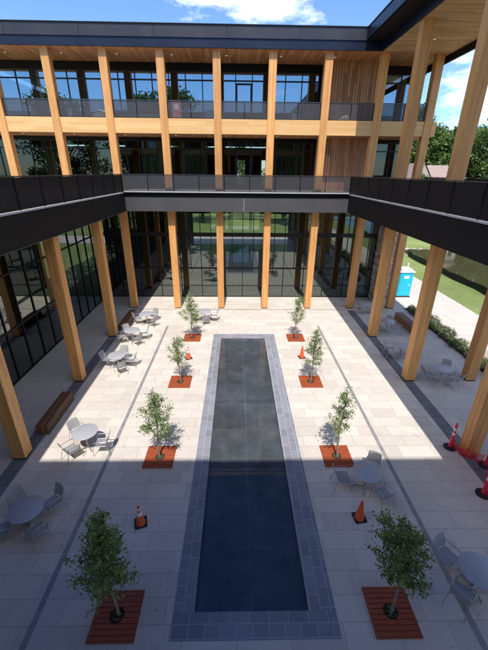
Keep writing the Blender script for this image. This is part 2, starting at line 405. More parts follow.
mb = MB(); mb.quad(rect(OX0, PY0, PX0, PY1, .004)); mb.quad(rect(PX1, PY0, OX1, PY1, .004)); struct('pool_side_paving', mb, 'surround_r')
mb = MB(); zf = -.16
mb.quad(rect(PX0, PY0, PX1, PY1, zf))
mb.quad([(PX0,PY0,zf),(PX0,PY1,zf),(PX0,PY1,.004),(PX0,PY0,.004)]); mb.quad([(PX1,PY0,zf),(PX1,PY1,zf),(PX1,PY1,.004),(PX1,PY0,.004)])
mb.quad([(PX0,PY1,zf),(PX1,PY1,zf),(PX1,PY1,.004),(PX0,PY1,.004)]); mb.quad([(PX0,PY0,zf),(PX1,PY0,zf),(PX1,PY0,.004),(PX0,PY0,.004)])
struct('pool_basin', mb, 'basin')
struct('water', MB().quad(rect(PX0, PY0, PX1, PY1, -.03)), 'water')
# east side: planting bed, path, gravel, lawn, pond
struct('planting_bed', MB().box((12.88, 3, -.01), (13.75, 24.6, .03)), 'mulch')
mb = MB(); mb.quad(rect(13.75, 3, 14.7, 19.0, .004)); struct('gravel_strip', mb, 'gravel')
mb = MB(); mb.quad([(14.7,-20,.008),(17.76,-20,.008),(17.76,48,.008),(13.75,48,.008),(13.75,19.0,.008),(14.7,19.0,.008)])
mb.quad(rect(12.88, 24.6, 13.75, 48, .008)); struct('path', mb, 'path')
mb = MB(); mb.quad(rect(-60, 50.0, 12, 56, .006)); struct('far_path', mb, 'path')
random.seed(5)
pts = []
for i in range(60):
    y = -30+ (46.6+30)*i/59; pts.append((21.75+.18*math.sin(i*.9)+.12*math.sin(i*2.3), y))
for i in range(40):
    x = 21.8+ (75-21.8)*i/39; pts.append((x, 46.6+.5*math.sin(i*.8)+.25*math.sin(i*2.1)+.02*(x-22)))
pts += [(78, 30), (80, 0), (74, -30)]
mb = MB(); mb.quad([(x, y, .0) for x, y in reversed(pts)]); tag(mb.build('pond_water', 'pond'), kind='structure')
# pale stone edging stones on the far bank of the pond
mb = MB()
for i in range(150):
    x = 22+i*.34; y = 46.75+.5*math.sin((x-21.8)/53.2*39*.8)+.02*(x-22)+random.uniform(-.15, .25); r = random.uniform(.12, .3)
    mb.lathe([(r*.7, 0), (r, r*.3), (r*.6, r*.7), (r*.15, r*.8)], 6, (x, y, -.05))
tag(mb.build('shore_stones', 'stone'), kind='stuff')

# ------------------------------------------------------------------ building pieces
def column(parent, x, y, z0, z1, w=.46, d=.46, shoe=True):
    if shoe:
        zz = z0+.07
    else: zz = z0
    c = MB().cbox((x-w/2, y-d/2, zz), (x+w/2, y+d/2, z1), .008).build('column', 'column', parent, origin=(x, y, z0))
    if shoe: MB().box((x-w/2+.02, y-d/2+.02, z0), (x+w/2-.02, y+d/2-.02, zz)).build('base_shoe', 'black', c, origin=(x, y, z0))
    return c
def window(parent, a, b, z0, z1, nv, hz, gmat, fr=.06, depth=.10, doors=None, name='window'):
    """glazed bay from point a to b (x,y), nv panes across, hz=[(z, half thickness)]"""
    a = Vector((*a, 0)); b = Vector((*b, 0)); d = (b-a).normalized(); n = Vector((-d.y, d.x, 0)); Lh = (b-a).length
    mb = MB()
    def bar(s0, s1, za, zb, dp):
        p = [a+d*s0-n*dp/2, a+d*s1-n*dp/2, a+d*s1+n*dp/2, a+d*s0+n*dp/2]
        k = len(mb.v); mb.v += [Vector((q.x, q.y, za)) for q in p]+[Vector((q.x, q.y, zb)) for q in p]
        mb.f += [tuple(k+i for i in q) for q in ((3,2,1,0),(4,5,6,7),(0,1,5,4),(1,2,6,5),(2,3,7,6),(3,0,4,7))]
    e = .003
    bar(0, fr/2, z0, z1, depth); bar(Lh-fr/2, Lh, z0, z1, depth)
    for i in range(1, nv):
        s = Lh*i/nv; bar(s-fr/2, s+fr/2, z0, z1, depth)
    bar(fr/2, Lh-fr/2, z0+e, z0+fr, depth-.01); bar(fr/2, Lh-fr/2, z1-fr, z1-e, depth-.01)
    for z, t in hz: bar(fr/2, Lh-fr/2, z-t, z+t, depth-.014)
    if doors:
        for i in doors:
            s0 = Lh*i/nv; s1 = Lh*(i+1)/nv
            for q in (s0+fr/2, s1-fr/2-.09): bar(q, q+.09, z0+fr, z0+2.35, depth+.03)
            bar(s0+fr/2+.09, s1-fr/2-.09, z0+2.26, z0+2.35, depth+.03)
            bar(s0+fr/2+.09, s1-fr/2-.09, z0+fr, z0+.2, depth+.03)
    w = mb.build(name, 'frame', parent)
    MB().quad([(a.x, a.y, z0), (b.x, b.y, z0), (b.x, b.y, z1), (a.x, a.y, z1)]).build('pane', gmat, w)
    return w
def railing(parent, a, b, z, h, n, gmat, posts=True, toprail='handrail', edge=True):
    a = Vector((*a, 0)); b = Vector((*b, 0)); d = (b-a).normalized(); nn = Vector((-d.y, d.x, 0)); Lh = (b-a).length
    fr = MB()
    def bar(mb, s0, s1, za, zb, w):
        p = [a+d*s0-nn*w/2, a+d*s1-nn*w/2, a+d*s1+nn*w/2, a+d*s0+nn*w/2]
        k = len(mb.v); mb.v += [Vector((q.x, q.y, za)) for q in p]+[Vector((q.x, q.y, zb)) for q in p]
        mb.f += [tuple(k+i for i in q) for q in ((3,2,1,0),(4,5,6,7),(0,1,5,4),(1,2,6,5),(2,3,7,6),(3,0,4,7))]
    for i in range(n+1):
        s = Lh*i/n; s0 = max(0, s-.025); s1 = min(Lh, s+.025)
        bar(fr, s0, s1, z, z+h-.04, .05)
    bar(fr, 0, Lh, z+.015, z+.045, .04)
    r = fr.build('railing', 'black', parent)
    t = MB(); bar(t, 0, Lh, z+h-.04, z+h, .07); t.build('handrail', toprail, r)
    p = MB()
    for i in range(n):
        s0 = Lh*i/n+.03; s1 = Lh*(i+1)/n-.03
        bar(p, s0, s1, z+.05, z+h-.05, .012)
    p.build('mesh_panel', gmat, r)
    return r
def downlight(parent, x, y, z):
    d = MB().lathe([(.06, 0), (.06, .02)], 14, (x, y, z-.022)).build('downlight', 'light', parent, True)
    return d

# ---- far (north) range
nw = thing('building_wing', (XC, 30, 0), 'three storey timber and glass wing facing us across the far end of the courtyard', 'building')
xl, xr = -17.6, 12.4
MB().box((xl, 24.2, 16.32), (xr, 24.32, ZR1)).build('fascia', 'fascia', nw)
mb = MB().box((xl, 24.24, ZR0+.02), (xr, 24.34, 16.32)); mb.box((xl, 24.19, 16.315), (xr, 24.21, 16.335)); mb.build('lower_fascia', 'navy', nw)
seam = MB()
for k in range(8): x = -17+k*4.1; seam.box((x, 24.19, 16.34), (x+.02, 24.20, 16.88))
seam.box((xl, 24.15, ZR1), (xr, 24.5, ZR1+.04)); seam.build('fascia_trim', 'black', nw)
MB().box((xl, 24.5, ZR0+.3), (xr, 44, ZR1-.05)).build('roof', 'roofing', nw)
sf = MB().box((xl, 24.34, ZR0), (xr, YG+.6, ZR0+.06)).build('soffit', 'soffit_y', nw)
for k in range(8):
    downlight(sf, CX[k]+.55, 25.55, ZR0)
# header above upper glass
MB().box((xl, YG-.02, 15.42), (5.45, YG+.18, ZR0-.002)).build('header', 'black', nw)
MB().box((8.95, YG-.02, 15.42), (xr, YG+.18, ZR0-.002)).build('header', 'black', nw)
# upper balcony
mb = MB()
ccs = CX+[CX[-1]+BAY]
for a, b in zip([xl]+ccs, ccs+[xr]):
    x0 = a+.23 if a != xl else xl; x1 = b-.23 if b != xr else xr
    if x1-x0 > .05: mb.box((x0, 24.56, ZB0), (x1, 24.86, ZB1))
mb.build('edge_beam', 'beam', nw)
MB().box((xl, 24.96, ZB0+.04), (xr, YG+6, ZB1-.03)).build('balcony_slab', 'deck', nw)
sf2 = MB().box((xl, 24.96, ZB0), (xr, YG-.05, ZB0+.036)).build('balcony_soffit', 'soffit_y', nw)
for k in range(9):
    x = ccs[k]+.5
    downlight(sf2, x, 25.6, ZB0)
MB().box((xl, YG-.02, 11.42), (5.45, YG+.18, ZB0-.004)).build('header', 'black', nw)
MB().box((8.95, YG-.02, 11.42), (xr, YG+.18, ZB0-.004)).build('header', 'black', nw)
# terrace slab + grey band
MB().box((XW+.02, YN, ZS0), (XE-.02, YN+.12, 7.90)).build('slab_fascia', 'slab', nw)
MB().box((-18, YN+.18, ZS0+.02), (12.6, YG+6, 8.22)).build('terrace_slab', 'black', nw)
mb = MB().box((-18, YN+.02, 8.22), (12.6, YG, 8.30)); mb.build('terrace_deck', 'whiteedge', nw)
MB().box((XC-.012, YN-.004, ZS0+.01), (XC+.012, YN-.001, 7.89)).build('fascia_joint', 'whiteedge', nw)
# ground floor soffit inside
MB().box((-10.7, 24.95, ZS0-.04), (12.5, YG-.06, ZS0+.0)).build('walkway_soffit', 'black', nw)
# railings
railing(nw, (XW, YN+.07), (XE, YN+.07), 8.30, 1.0, 9, 'rail')
for a, b in zip(ccs[:-1], ccs[1:]):
    railing(nw, (a+.24, 24.66), (b-.24, 24.66), ZB1, .96, 2, 'rail')
railing(nw, (xl, 24.66), (CX[0]-.24, 24.66), ZB1, .96, 2, 'rail')
# columns
for x in CX[2:]: column(nw, x, 24.73, 0, ZS0)
for x in CX+[11.86]: column(nw, x, 24.73, 8.30, ZR0, shoe=False)
# windows
for k in range(-1, 8):
    a = ccs[k] if k >= 0 else xl; b = ccs[k+1]
    if 5 < (a+b)/2 < 8.5: continue
    window(nw, (a, YG), (b, YG), ZB1, 15.42, 3, [(14.92, .04)], 'glass_u', doors=[1] if k == 4 else None)
    window(nw, (a, YG), (b, YG), 8.30, 11.42, 3, [(10.88, .035)], 'glass_m', doors=[1] if k == 4 else None)
for k in range(1, 8):
    a = ccs[k] if k > 1 else -10.74; b = ccs[k+1] if k < 7 else 10.9
    window(nw, (a, YG), (b, YG), 0, 2.42, 2, [(.98, .02)], 'glass_g')
    window(nw, (a, YG), (b, YG), 2.425, ZS0-.02, 4, [(5.04, .15), (6.2, .015)], 'glass_g', fr=.05)
# cladding box on both upper floors
MB().box((5.55, 26.2, 8.30), (8.85, 27.6, ZB0-.002)).build('timber_cladding', 'cladding', nw)
MB().box((5.55, 26.2, ZB1), (8.85, 27.6, ZR0-.002)).build('timber_cladding', 'cladding', nw)
# stone pier at the far right corner
MB().box((10.92, 26.1, 0), (12.1, 27.6, ZS0-.045)).build('stone_pier', 'stone', nw)
# inner core seen through the lobby glass
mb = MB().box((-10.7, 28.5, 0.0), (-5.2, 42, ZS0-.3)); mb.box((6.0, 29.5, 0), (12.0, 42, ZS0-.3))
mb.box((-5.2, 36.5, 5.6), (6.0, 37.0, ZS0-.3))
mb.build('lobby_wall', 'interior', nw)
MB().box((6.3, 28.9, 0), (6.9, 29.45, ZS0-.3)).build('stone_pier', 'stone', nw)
MB().quad(rect(-11, YG+.01, 12.4, 42.5, .002)).build('lobby_floor', 'interior_floor', nw)
MB().box((-10.7, YG+6.01, ZS0-.06), (12.4, 44, ZS0+.7)).build('lobby_ceiling', 'ceiling', nw)
MB().box((-10.7, YG+.2, ZS0-.3), (12.4, YG+6, ZS0)).build('lobby_ceiling', 'ceiling', nw)
# rooms of the two upper floors: back walls with openings, party walls
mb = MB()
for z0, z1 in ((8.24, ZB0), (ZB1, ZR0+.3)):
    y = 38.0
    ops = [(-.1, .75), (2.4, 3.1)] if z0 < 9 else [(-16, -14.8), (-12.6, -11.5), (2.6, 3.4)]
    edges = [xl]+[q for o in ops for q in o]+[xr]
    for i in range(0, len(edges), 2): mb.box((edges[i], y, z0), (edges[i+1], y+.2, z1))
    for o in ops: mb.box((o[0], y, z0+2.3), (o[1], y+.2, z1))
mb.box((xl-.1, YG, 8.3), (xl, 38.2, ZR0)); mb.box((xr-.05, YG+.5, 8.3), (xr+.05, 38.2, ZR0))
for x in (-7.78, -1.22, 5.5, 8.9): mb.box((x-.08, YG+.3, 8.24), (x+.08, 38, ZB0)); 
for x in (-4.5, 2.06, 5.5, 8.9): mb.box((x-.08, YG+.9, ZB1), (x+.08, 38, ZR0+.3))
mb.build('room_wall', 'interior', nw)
MB().box((xl, YG+.2, 8.225), (xr, 44, 8.24)).build('room_floor', 'interior_floor', nw)
MB().box((xl, YG+6.02, ZB0+.1), (xr, 38, ZB1-.05)).build('room_floor', 'interior_floor', nw)
random.seed(11)
for a, b in ((-10.6, -9.2), (-6.8, -5.0), (-4.2, -2.3), (2.6, 4.9), (-14, -12.8)):
    mb = MB(); n = 26; ring = []
    for i in range(n):
        x0 = a+(b-a)*i/n; x1 = a+(b-a)*(i+1)/n; y0 = YG+.75+.06*math.sin(i*1.9); y1 = YG+.75+.06*math.sin((i+1)*1.9)
        mb.quad([(x0, y0, 8.4), (x1, y1, 8.4), (x1, y1, 11.4), (x0, y0, 11.4)])
    mb.build('curtain', 'curtain', nw, True)
# interior columns near the glass
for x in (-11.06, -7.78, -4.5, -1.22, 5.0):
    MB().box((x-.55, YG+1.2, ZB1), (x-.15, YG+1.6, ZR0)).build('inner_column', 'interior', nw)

# ---- left (west) range: single storey with terrace
ww = thing('building_wing', (-14, 12, 0), 'single storey glazed wing with a black edged roof terrace along the left of the courtyard', 'building')
mb = MB().box((XW-.04, -1.6, ZS0), (XW+.02, YN+.0, 8.12)); mb.build('slab_fascia', 'black', ww)
MB().box((XW-.02, -1.6, ZS0-.03), (XW+.03, YN-.0, ZS0-.003)).build('drip_edge', 'slab', ww)
MB().box((-22, -12, ZS0+.01), (XW-.045, YN+.17, 8.12)).build('terrace_slab', 'black', ww)
mb = MB().box((-22, -12, 8.15), (XW+.035, YN+.015, 8.20)); mb.build('deck_edge', 'whiteedge', ww)
MB().box((-22, -12, 8.202), (XW-.2, YN+.0, 8.30)).build('terrace_deck', 'deck', ww)
for k in range(6): MB().box((XW+.02, 1.2+k*4.1, ZS0+.01), (XW+.023, 1.215+k*4.1, 8.11)).build('fascia_joint', 'navy', ww)
railing(ww, (XW, -.7), (XW, YN), 8.225, 1.075, 15, 'rail_shaded')
for y in YS: column(ww, CX[2], y, 0, ZS0)
for i, (y0, y1) in enumerate(zip([-.5, 2.2]+YS[0:0]+[4.65, 7.18, 9.72, 12.22, 14.72, 17.25, 19.78, 22.3, 24.73], [2.2, 4.65, 7.18, 9.72, 12.22, 14.72, 17.25, 19.78, 22.3, 24.73, YG-.06])):
    window(ww, (-10.74, y0), (-10.74, y1), 0, ZS0-.01, 2, [(2.5, .04), (5.04, .04)], 'glass_w', fr=.07)
mb = MB().box((-18.2, -1, 0), (-18, 29, ZS0)); mb.build('inner_wall', 'interior', ww)
MB().quad(rect(-18, -1, -10.8, YG, .002)).build('inner_floor', 'interior_floor', ww)
for y in (2.2, 9.72, 17.25, 24): MB().box((-17.9, y-.1, .003), (-13.5, y+.1, ZS0)).build('partition', 'interior', ww)

# ---- right (east) range: open terrace over an open patio
ew = thing('building_wing', (10, 12, 0), 'open sided wing of timber columns with covered roof terrace along the right of the courtyard', 'building')
MB().box((XE-.02, -1.6, ZS0), (XE+.04, YN+.0, 8.12)).build('slab_fascia', 'black', ew)
MB().box((XE+.045, -1.6, ZS0+.01), (12.45, YN+.17, 8.12)).build('terrace_slab', 'black', ew)
MB().box((12.45, -1.6, ZS0), (12.5, YG, 8.12)).build('outer_fascia', 'black', ew)
MB().box((XE-.035, -1.6, 8.15), (12.5, YN+.015, 8.20)).build('deck_edge', 'whiteedge', ew)
MB().box((XE+.2, -1.6, 8.202), (12.3, YN, 8.30)).build('terrace_deck', 'deck', ew)
for k in range(6): MB().box((XE-.023, 1.2+k*4.1, ZS0+.01), (XE-.02, 1.215+k*4.1, 8.11)).build('fascia_joint', 'navy', ew)
railing(ew, (XE, YN), (XE, -.7), 8.225, 1.075, 15, 'rail_shaded')
railing(ew, (12.3, 24.4), (12.3, -1.5), 8.30, 1.0, 17, 'rail_shaded')
for y in YS:
    column(ew, CX[7], y, 0, ZS0, w=.50); column(ew, 11.7, y, 0, ZS0, w=.5)
    column(ew, CX[7], y, 8.30, ZR0, shoe=False, w=.50); column(ew, 11.7, y, 8.30, ZR0, shoe=False, w=.5)
column(ew, 11.7, 24.73, 0, ZS0, w=.5)
MB().box((7.28, -.7, 16.36), (7.38, 24.2, ZR1)).build('fascia', 'navy', ew)
mb = MB().box((7.24, -.7, ZR1), (7.6, 24.15, ZR1+.04)); mb.box((7.38, -.7, 16.30), (8.28, 24.2, 16.35)); mb.build('fascia_trim', 'black', ew)
MB().box((8.22, -.7, ZR0-.02), (8.30, 24.235, 16.30)).build('lower_fascia', 'navy', ew)
MB().box((7.6, -.7, 16.36), (12.5, 24.19, ZR1-.02)).build('roof', 'roofing', ew)
se = MB().box((8.305, -.7, ZR0), (12.38, 24.335, ZR0+.06)).build('soffit', 'soffit_x', ew)
for y in (7.2, 12.2, 17.2, 22.2): downlight(se, 10.2, y, ZR0)
MB().box((12.38, -.7, ZR0-.35), (12.50, YG, 16.35)).build('outer_fascia', 'black', ew)

# ---- near (south) range, mostly behind the camera: shades the court and shows in the glass
sw = thing('building_wing', (0, -6, 0), 'dark roofed wing on the near side of the courtyard that shades the near paving', 'building')
MB().box((-18, -.82, 16.3), (12.5, -.7, ZR1)).build('fascia', 'fascia', sw)
MB().box((-18, -14, 16.0), (12.5, -.82, ZR1-.02)).build('roof', 'roofing', sw)
MB().box((-18, -4, ZR0), (12.5, -.84, ZR0+.1)).build('soffit', 'soffit_y', sw)
MB().box((-18, -14, ZS0), (12.5, YSO-.12, 8.3)).build('terrace_slab', 'slab', sw)
MB().box((-18, -4, ZB0), (12.5, -1.25, ZB1)).build('edge_beam', 'beam', sw)
railing(sw, (XW, -.62), (XE, -.62), 8.30, 1.0, 14, 'rail')
for x in CX[:2]+CX[2:]: column(sw, x, -1.2, 8.3, ZR0, shoe=False)
for x in CX[2:]: column(sw, x, -1.2, 0, ZS0)
for k in range(7):
    window(sw, (CX[k], -3.9), (CX[k+1], -3.9), ZB1, 15.85, 3, [(14.9, .04)], 'glass_u')
    window(sw, (CX[k], -3.9), (CX[k+1], -3.9), 8.30, 11.6, 3, [(10.88, .035)], 'glass_m')
MB().box((-18, -9.2, 0), (-5, -9, ZR0)).build('inner_wall', 'interior', sw)
MB().box((-5, -9.2, ZS0), (12.5, -9, ZR0)).build('inner_wall', 'interior', sw)
MB().box((5, -9.2, 0), (12.5, -9, ZS0)).build('inner_wall', 'interior', sw)
MB().quad(rect(-18, -14, 12.5, -1, .003)).build('ground_floor', 'patio', sw)

# ------------------------------------------------------------------ tree grates
def leaf_quad(mb, p, s, rng, droop=.3):
    d = Vector((rng.gauss(0, 1), rng.gauss(0, 1), rng.gauss(0, .6)-droop)).normalized()
    n = Vector((rng.gauss(0, 1), rng.gauss(0, 1), rng.gauss(.8, 1))); n = (n-d*n.dot(d))
    if n.length < 1e-3: return
    n.normalize(); b = d.cross(n); w = s*.34
    mb.quad([p, p+d*s*.45+b*w, p+d*s+n*s*.08, p+d*s*.45-b*w])
def make_grate():
    t = thing('tree_grate', (0, 0, 0), 'x', 'tree grate', 'red brown tree grates set in the paving')
    MB().box((-.52, -.52, .003), (.52, .52, .010)).build('soil', 'soil', t)
    mb = MB(); h = .525; w = .03
    mb.box((-h, -h, .004), (h, -h+w, .034)); mb.box((-h, h-w, .004), (h, h, .034)); mb.box((-h, -h+w, .004), (-h+w, h-w, .034)); mb.box((h-w, -h+w, .004), (h, h-w, .034))
    mb.build('frame', 'grate', t)
    mb = MB(); n = 9; pitch = (2*h-2*w)/n; rr = .17
    for i in range(n):
        y0 = -h+w+i*pitch+.006; y1 = y0+pitch-.012; yc = min(abs(y0), abs(y1)) if y0*y1 > 0 else 0
        if yc < rr:
            xx = math.sqrt(rr*rr-yc*yc)
            arc = [(math.sqrt(max(rr*rr-yy*yy, .0004)), yy) for yy in [y0+(y1-y0)*q/6 for q in range(7)]]
            mb.prism([(h-w, y0), (h-w, y1)]+[(a, b) for a, b in reversed(arc)], .014, .030)
            mb.prism([(-h+w, y1), (-h+w, y0)]+[(-a, b) for a, b in arc], .014, .030)
        else: mb.box((-h+w, y0, .014), (h-w, y1, .030))
    mb.build('slats', 'grate', t)
    mb = MB(); rg = random.Random(3)
    for i in range(60):
        a = rg.uniform(0, 6.3); q = .13*math.sqrt(rg.random()); leaf_quad(mb, Vector((q*math.cos(a), q*math.sin(a), .012)), rg.uniform(.04, .08), rg, -.6)
    mb.build('weeds', 'shrub', t)
    return t
RY = [4.67, 9.57, 14.48, 19.42]
names_row = ['nearest', 'second', 'third', 'farthest']
grate0 = make_grate(); first = True
for side, x in (('left', -2.79), ('right', 3.64)):
    for i, y in enumerate(RY):
        g = grate0 if first else copy_tree(grate0); first = False
        g.location = (x, y, 0)
        extra = {0: 'wholly in shade', 1: 'half in sun and half in shade', 2: 'in full sun under the third tree', 3: 'farthest of its row'}[i]
        g['label'] = f'red brown square tree grate {side} of the pool, {extra}'

# ------------------------------------------------------------------ young trees
def young_tree(loc, H, wid, clear, seed, label, lean=(0, 0), dens=1.0, shape='pyr', leafsize=.062):
    rng = random.Random(seed)
    t = thing('young_tree', loc, label, 'tree', 'young trees in two rows beside the pool')
    O = Vector(loc)
    tr = MB(); pts = []; n = 12
    for i in range(n+1):
        f = i/n; pts.append(O+Vector((lean[0]*f*f+.03*math.sin(f*7+seed), lean[1]*f*f+.03*math.sin(f*5+seed*2), H*.97*f)))
    tr.tube(pts, [.034*(1-.85*i/n)+.004 for i in range(n+1)], 8)
    lf = MB()
    nb = int(30*dens*(H/3))
    def at(f):
        k = min(n-1, int(f*n)); return pts[k].lerp(pts[k+1], f*n-k)
    for b in range(nb):
        f = clear/H+(1-clear/H)*((b+rng.random()*.8)/nb)*.97
        rel = (f-clear/H)/(1-clear/H)
        if shape == 'pyr': prof = (.6+.4*min(1, rel/.12))*(1-.90*rel)**.85*1.12
        else: prof = math.sin(math.pi*min(1, .18+rel*.80))**.7
        Lb = wid/2*prof*rng.uniform(.45, 1.32)
        if rng.random() < .12: Lb *= 1.25
        a = b*2.399+rng.uniform(-.5, .5); up = rng.uniform(.35, .85)
        p0 = at(f*.96-.02); dr = Vector((math.cos(a), math.sin(a), up)).normalized()
        bp = [p0]; nseg = 5
        for s in range(1, nseg+1):
            q = p0+dr*Lb*s/nseg*1.08+Vector((rng.gauss(0, .012), rng.gauss(0, .012), -.04*Lb*(s/nseg)**2)); bp.append(q)
        tr.tube(bp, [.010*(1-.7*s/nseg)+.002 for s in range(nseg+1)], 4)
        for cnum in range(2+int(Lb*7)):
            u = rng.uniform(.25, 1.02); k = min(nseg-1, int(u*nseg)); c0 = bp[k].lerp(bp[k+1], u*nseg-k)
            c0 = c0+Vector((rng.gauss(0, .06), rng.gauss(0, .06), rng.gauss(.02, .06)))
            tr.tube([bp[k], c0], [.004, .002], 3)
            rc = rng.uniform(.04, .085)
            for s in range(int(rng.uniform(11, 26)*dens)):
                leaf_quad(lf, c0+Vector((rng.gauss(0, rc), rng.gauss(0, rc), rng.gauss(0, rc*.8))), leafsize*rng.uniform(.6, 1.25), rng)
    tr.build('trunk', 'trunk', t, True); lf.build('crown', 'leaf', t)
    return t
young_tree((-2.79, 4.67, 0), 3.62, 1.26, 1.35, 1, 'tall dark looking young tree in shade left of the pool, nearest on the left', (.04, .05), 1.35, leafsize=.066)
young_tree((3.64, 4.67, 0), 3.25, 1.26, 1.15, 12, 'bushy dark looking young tree in shade right of the pool, nearest on the right', (-.22, .1), 1.35, 'oval', .066)
young_tree((-2.79, 9.57, 0), 3.12, 1.30, 1.05, 23, 'pale green young tree left of the pool at the edge of the sunlight', (.05, 0), 1.1)
young_tree((3.64, 9.57, 0), 3.15, 1.10, 1.1, 34, 'pale green young tree right of the pool at the edge of the sunlight', (.0, 0), .9)
young_tree((-2.79, 14.48, 0), 2.62, 1.10, 1.05, 45, 'sunlit young tree left of the pool with an orange cone right behind it', (-.05, 0), 1.0)
young_tree((3.64, 14.48, 0), 3.0, 1.35, 1.0, 56, 'sunlit young tree right of the pool, third from the near end', (.10, 0), 1.0)
young_tree((-2.79, 19.42, 0), 3.05, 1.35, 1.0, 67, 'farthest young tree left of the pool, before the glass wall', (.0, 0), 1.1)
young_tree((3.64, 19.42, 0), 3.0, 1.15, 1.0, 78, 'farthest young tree right of the pool, before the glass wall', (.05, 0), 1.0)

rg = random.Random(77); fl = MB()
for i in range(420):
    tx, ty = rg.choice([(-2.79, 4.67), (3.64, 4.67), (-2.79, 9.57), (3.64, 9.57), (-2.79, 14.48), (3.64, 14.48), (-2.79, 19.42), (3.64, 19.42)])
    x, y = tx+rg.gauss(0, 1.1), ty+rg.gauss(0, 1.1)
    if PX0-.05 < x < PX1+.05: continue
    a = rg.uniform(0, 6.28); l = rg.uniform(.025, .055); d = Vector((math.cos(a), math.sin(a), 0)); b = Vector((-d.y, d.x, 0)); p = Vector((x, y, .037 if abs(x-tx) < .56 and abs(y-ty) < .56 else .008))
    fl.quad([p, p+d*l*.5+b*l*.3, p+d*l+Vector((0, 0, .006)), p+d*l*.5-b*l*.3])
tag(fl.build('fallen_leaves', 'shrub'), kind='stuff')

# ------------------------------------------------------------------ tables, chairs
def make_table():
    t = thing('round_table', (0, 0, 0), 'x', 'table', 'round silver cafe tables')
    MB().lathe([(.42, .712), (.445, .716), (.455, .728), (.452, .742), (.44, .748)], 40).build('tabletop', 'tabletop', t, True)
    mb = MB().tube([(0, 0, .03), (0, 0, .712)], .035, 12)
    mb.lathe([(.12, .69), (.12, .711)], 16)
    mb.build('pedestal', 'steel', t, True)
    mb = MB()
    for k in range(4):
        a = R(45+90*k); c, s = math.cos(a), math.sin(a)
        mb.tube([(0, 0, .07), (c*.2, s*.2, .06), (c*.34, s*.34, .02)], .02, 8)
    mb.lathe([(.07, .02), (.07, .08), (.04, .12)], 14)
    mb.build('foot', 'steel', t, True)
    return t
def make_chair():
    """armchair facing +y"""
    t = thing('mesh_armchair', (0, 0, 0), 'x', 'chair', 'silver mesh armchairs round the tables')
    def sheet(grid, name):
        mb = MB(); nu = len(grid); nv = len(grid[0])
        for g in grid: mb.v += [Vector(p) for p in g]
        for i in range(nu-1):
            for j in range(nv-1): a = i*nv+j; mb.f.append((a, a+1, a+nv+1, a+nv))
        return mb.build(name, 'steelmesh', t, True)
    sheet([[(-.23+.46*i/6, -.20+.43*j/6, .45-.012*math.sin(math.pi*i/6)-.01*math.sin(math.pi*j/6)+(.0 if j < 6 else -.015)) for j in range(7)] for i in range(7)], 'seat')
    sheet([[(-.22+.44*i/6, -.21-.13*j/6-.04*math.sin(math.pi*i/6), .50+.36*j/6) for j in range(7)] for i in range(7)], 'backrest')
    mb = MB()
    mb.tube([(-.24, .23, .445), (.24, .23, .445)], .011, 6); mb.tube([(-.24, -.21, .445), (.24, -.21, .445)], .011, 6)
    for s in (-1, 1):
        mb.tube([(s*.24, .23, .445), (s*.24, -.21, .445), (s*.235, -.25, .60), (s*.225, -.345, .85), (s*.19, -.36, .875)], .011, 6)
    mb.tube([(-.19, -.36, .875), (0, -.39, .885), (.19, -.36, .875)], .011, 6)
    mb.build('frame', 'steel', t, True)
    for s in (-1, 1):
        MB().tube([(s*.25, .24, .63), (s*.262, .26, .42), (s*.275, .30, .0)], .011, 6).build('leg', 'steel', t, True)
        MB().tube([(s*.24, -.22, .445), (s*.26, -.30, .2), (s*.27, -.36, .0)], .011, 6).build('leg', 'steel', t, True)
        MB().tube([(s*.235, -.27, .655), (s*.265, -.1, .665), (s*.265, .12, .662), (s*.25, .24, .63)], .015, 6).build('armrest', 'steel', t, True)
    return t
table0 = make_table(); chair0 = make_chair(); ft = [True, True]
def set_table(x, y, desc, short, chairs):
    t = table0 if ft[0] else copy_tree(table0); ft[0] = False
    t.location = (x, y, 0); t.rotation_euler = (0, 0, x*3.1); t['label'] = desc
    for ang, dist, tw, where in chairs:
        c = chair0 if ft[1] else copy_tree(chair0); ft[1] = False
        a = R(ang); dist *= .84; c.scale = (.9, .9, .93); c.location = (x+dist*math.cos(a), y+dist*math.sin(a), 0)
        c.rotation_euler = (0, 0, a+math.pi/2+R(tw))
        c['label'] = f'silver mesh armchair {where} the {short}'
set_table(-5.96, 6.92, 'round grey table in shade at the near left edge of the courtyard', 'shaded table at the left edge', [(48, .78, 8, 'far right of'), (140, .78, -6, 'far left of'), (-42, .72, 5, 'near right of'), (215, .80, -8, 'near left of')])
set_table(-5.58, 10.09, 'round silver table in sun just beyond the shadow edge on the left', 'sunlit table near the shadow edge', [(140, .72, 5, 'far left of'), (238, .74, -8, 'near left of'), (-18, .80, 22, 'right of')])
set_table(-6.25, 15.88, 'round silver table in sun beside the second timber column on the left', 'sunlit table beside the second left column', [(165, .75, 0, 'left of'), (80, .75, 8, 'behind'), (10, .80, -12, 'right of'), (-62, .78, 10, 'in front of')])
set_table(-6.33, 18.97, 'round silver table in sun, middle one of the row of three by the left columns', 'middle table of the three by the left columns', [(130, .75, 0, 'far left of'), (200, .75, 8, 'near left of'), (25, .80, -12, 'far right of'), (-50, .78, 10, 'near right of')])
set_table(-6.1, 21.6, 'round silver table farthest back of the three by the left columns, at the bench end', 'farthest table by the left columns', [(180, .72, 10, 'left of'), (55, .75, 8, 'far right of'), (-40, .78, 10, 'near right of')])
set_table(-2.25, 22.1, 'round silver table half hidden behind the farthest left tree', 'table behind the farthest left tree', [(0, .75, 0, 'right of'), (180, .75, 8, 'left of'), (-80, .72, 8, 'in front of')])
set_table(4.18, 8.17, 'round table just inside the shade beside the orange cone on the right of the pool', 'shaded table beside the right cone', [(52, .72, 6, 'far right of'), (-58, .80, -14, 'near right of'), (172, .88, 8, 'left of')])
